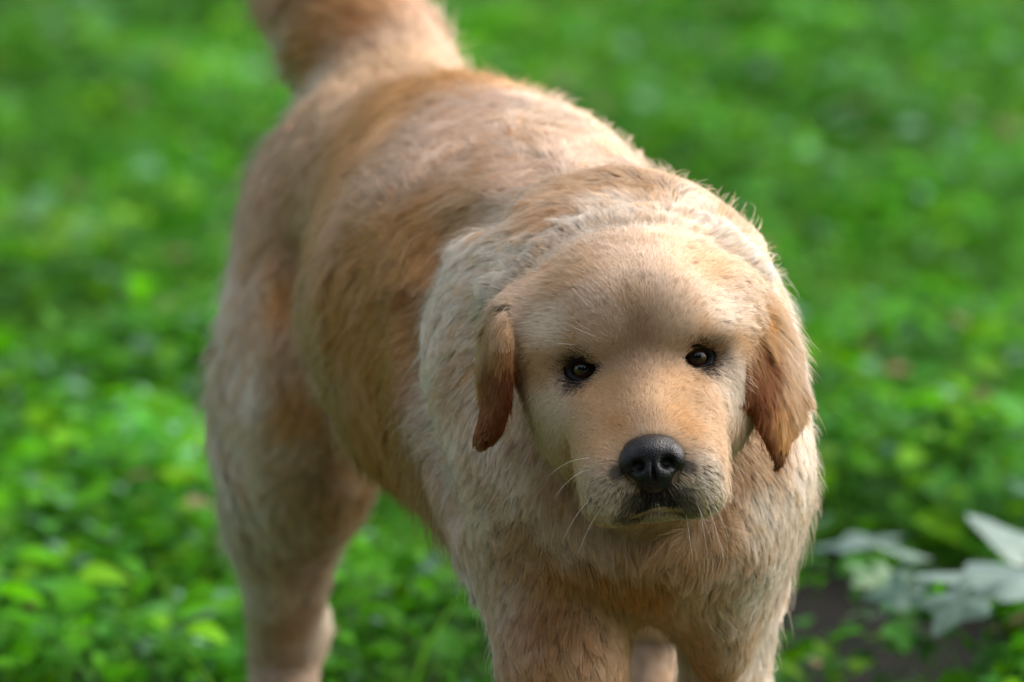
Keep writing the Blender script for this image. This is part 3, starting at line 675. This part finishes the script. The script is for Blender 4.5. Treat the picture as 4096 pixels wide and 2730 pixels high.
def lobed_leaf(name, size, parent, M, colr, seed, material, lobes=5):
    """a lobed blade, pleated along its veins, drooping to the rim"""
    r_ = np.random.default_rng(seed); na, nr = 60, 7; V = [(0, 0, 0)]; 
    for i in range(1, nr+1):
        for j in range(na):
            a = -math.pi*.92+2*math.pi*.92*j/(na-1)
            lob = .58+.42*(1-abs(math.sin(a*lobes/2*.98))**1.15)*(1-.28*abs(a)/math.pi)+.02*math.sin(a*23+seed)
            rr = size*lob*i/nr*(1.0 if abs(a) < 2.6 else .9)
            z = .05*rr*math.cos(a*lobes)-.30*rr*rr/size*(.35+.2*math.sin(a*2+seed))
            V.append((rr*math.cos(a), rr*math.sin(a), z))
    Q = []
    for i in range(1, nr):
        for j in range(na-1):
            a = 1+(i-1)*na+j; Q.append((a, a+na, a+na+1, a+1))
    for j in range(0, na-1): Q.append((0, 1+j, 1+j+1, 0))
    Q = [q for q in Q if len(set(q)) == 4]; T = [(0, 1+j, 2+j) for j in range(na-1)]
    me = bpy.data.meshes.new(name); V = np.array(V)@np.array(M)[:3, :3].T+np.array(M)[:3, 3]
    me.from_pydata(V.tolist(), [], Q+T); me.materials.append(material)
    for p_ in me.polygons: p_.use_smooth = True
    ob = bpy.data.objects.new(name, me); C.objects.link(ob); ob.parent = parent; ob.matrix_parent_inverse = parent.matrix_world.inverted()
    set_cols(ob, np.tile(colr, (len(V), 1))*(1+.1*r_.normal(0, 1, (len(V), 1)))); return ob

def stalk(pts, r0, r1, parent, material, name='stem'):
    p = catmull(np.array(pts, float), 5); n = 8; V = []
    for i, c in enumerate(p):
        t = p[min(i+1, len(p)-1)]-p[max(i-1, 0)]; t /= np.linalg.norm(t); a = np.cross(t, (.3, .9, .1)); a /= np.linalg.norm(a); b = np.cross(t, a)
        r = r0+(r1-r0)*i/(len(p)-1)
        for j in range(n): V.append(c+r*(math.cos(6.2832*j/n)*a+math.sin(6.2832*j/n)*b))
    Q = [(i*n+j, i*n+(j+1) % n, (i+1)*n+(j+1) % n, (i+1)*n+j) for i in range(len(p)-1) for j in range(n)]
    ob = mesh_obj(name, np.array(V), np.array(Q), material, parent); set_cols(ob, np.tile((.12, .25, .05), (len(V), 1))); return ob

def plant(base, label, leaves, group=None):
    root = bpy.data.objects.new('broad_leaf_plant', None); C.objects.link(root); root.location = base; bpy.context.view_layer.update()
    root['label'] = label; root['category'] = 'plant'
    if group: root['group'] = group
    for i, (c, size, tilt, az, colr, lobes) in enumerate(leaves):
        c = np.array(c); M = Matrix.Translation(Vector(c))@Matrix.Rotation(az, 4, 'Z')@Matrix.Rotation(tilt, 4, 'Y')
        lf = lobed_leaf('leaf', size, root, M, colr, i+int(abs(c[0])*100), glauc, lobes)
        stalk([np.array(base), np.array(base)*.5+c*.5+np.array((0, 0, .015)), c], .0030, .0016, root, glauc)
glauc = leaf_material('pale_leaf', .15, .30, .6)
pal1, pal2, pal3 = (.105, .185, .135), (.06, .14, .085), (.05, .16, .025)
b = G(1010, 640)
plant(b, 'pale grey green plant with large lobed leaves at the right edge of the lawn', [
    (P(1020, 572, 6.15), .095, .02, 3.25, pal1, 5), (P(962, 600, 6.05), .045, .55, 3.9, pal1, 5), (P(1012, 540, 6.35), .050, -.5, 2.6, pal1, 3), (P(1040, 600, 6.2), .06, .2, 1.0, pal2, 5), (P(1035, 545, 6.4), .05, .1, 0.3, pal3, 5)])
b = G(880, 600)
plant(b, 'smaller bluish green lobed plant standing left of the large pale leaves', [
    (P(862, 540, 6.55), .050, .12, 3.0, pal2, 5), (P(893, 548, 6.5), .040, .3, .2, pal2, 5), (P(905, 590, 6.3), .042, .5, 4.2, pal2, 5), (P(878, 575, 6.4), .036, .3, 5.2, pal3, 5)])

# unseen foliage bank added behind the camera and to the left to block low sky
def added_wood():
    m, nt, b = mat('added_woodland_foliage', (.03, .06, .018), .9, .1)
    n = 60; V = []
    th = np.linspace(math.radians(205), math.radians(320), 70); hz = np.linspace(0, 1, 14)
    for a in th:
        for h in hz:
            r = 13+1.6*math.sin(a*9)+.9*math.sin(a*23+h*7)-2.2*h*h+.6*math.sin(h*19+a*5)
            V.append((r*math.cos(a), 2+r*math.sin(a), -.1+h*(6.8+1.2*math.sin(a*11))))
    k = len(hz); Q = [(i*k+j, (i+1)*k+j, (i+1)*k+j+1, i*k+j+1) for i in range(len(th)-1) for j in range(k-1)]
    ob = mesh_obj('added_woodland', np.array(V), np.array(Q), m); ob['kind'] = 'stuff'; ob['label'] = 'unseen dark foliage bank behind the camera, added to block the low sky'; ob['category'] = 'added_woodland'
added_wood()
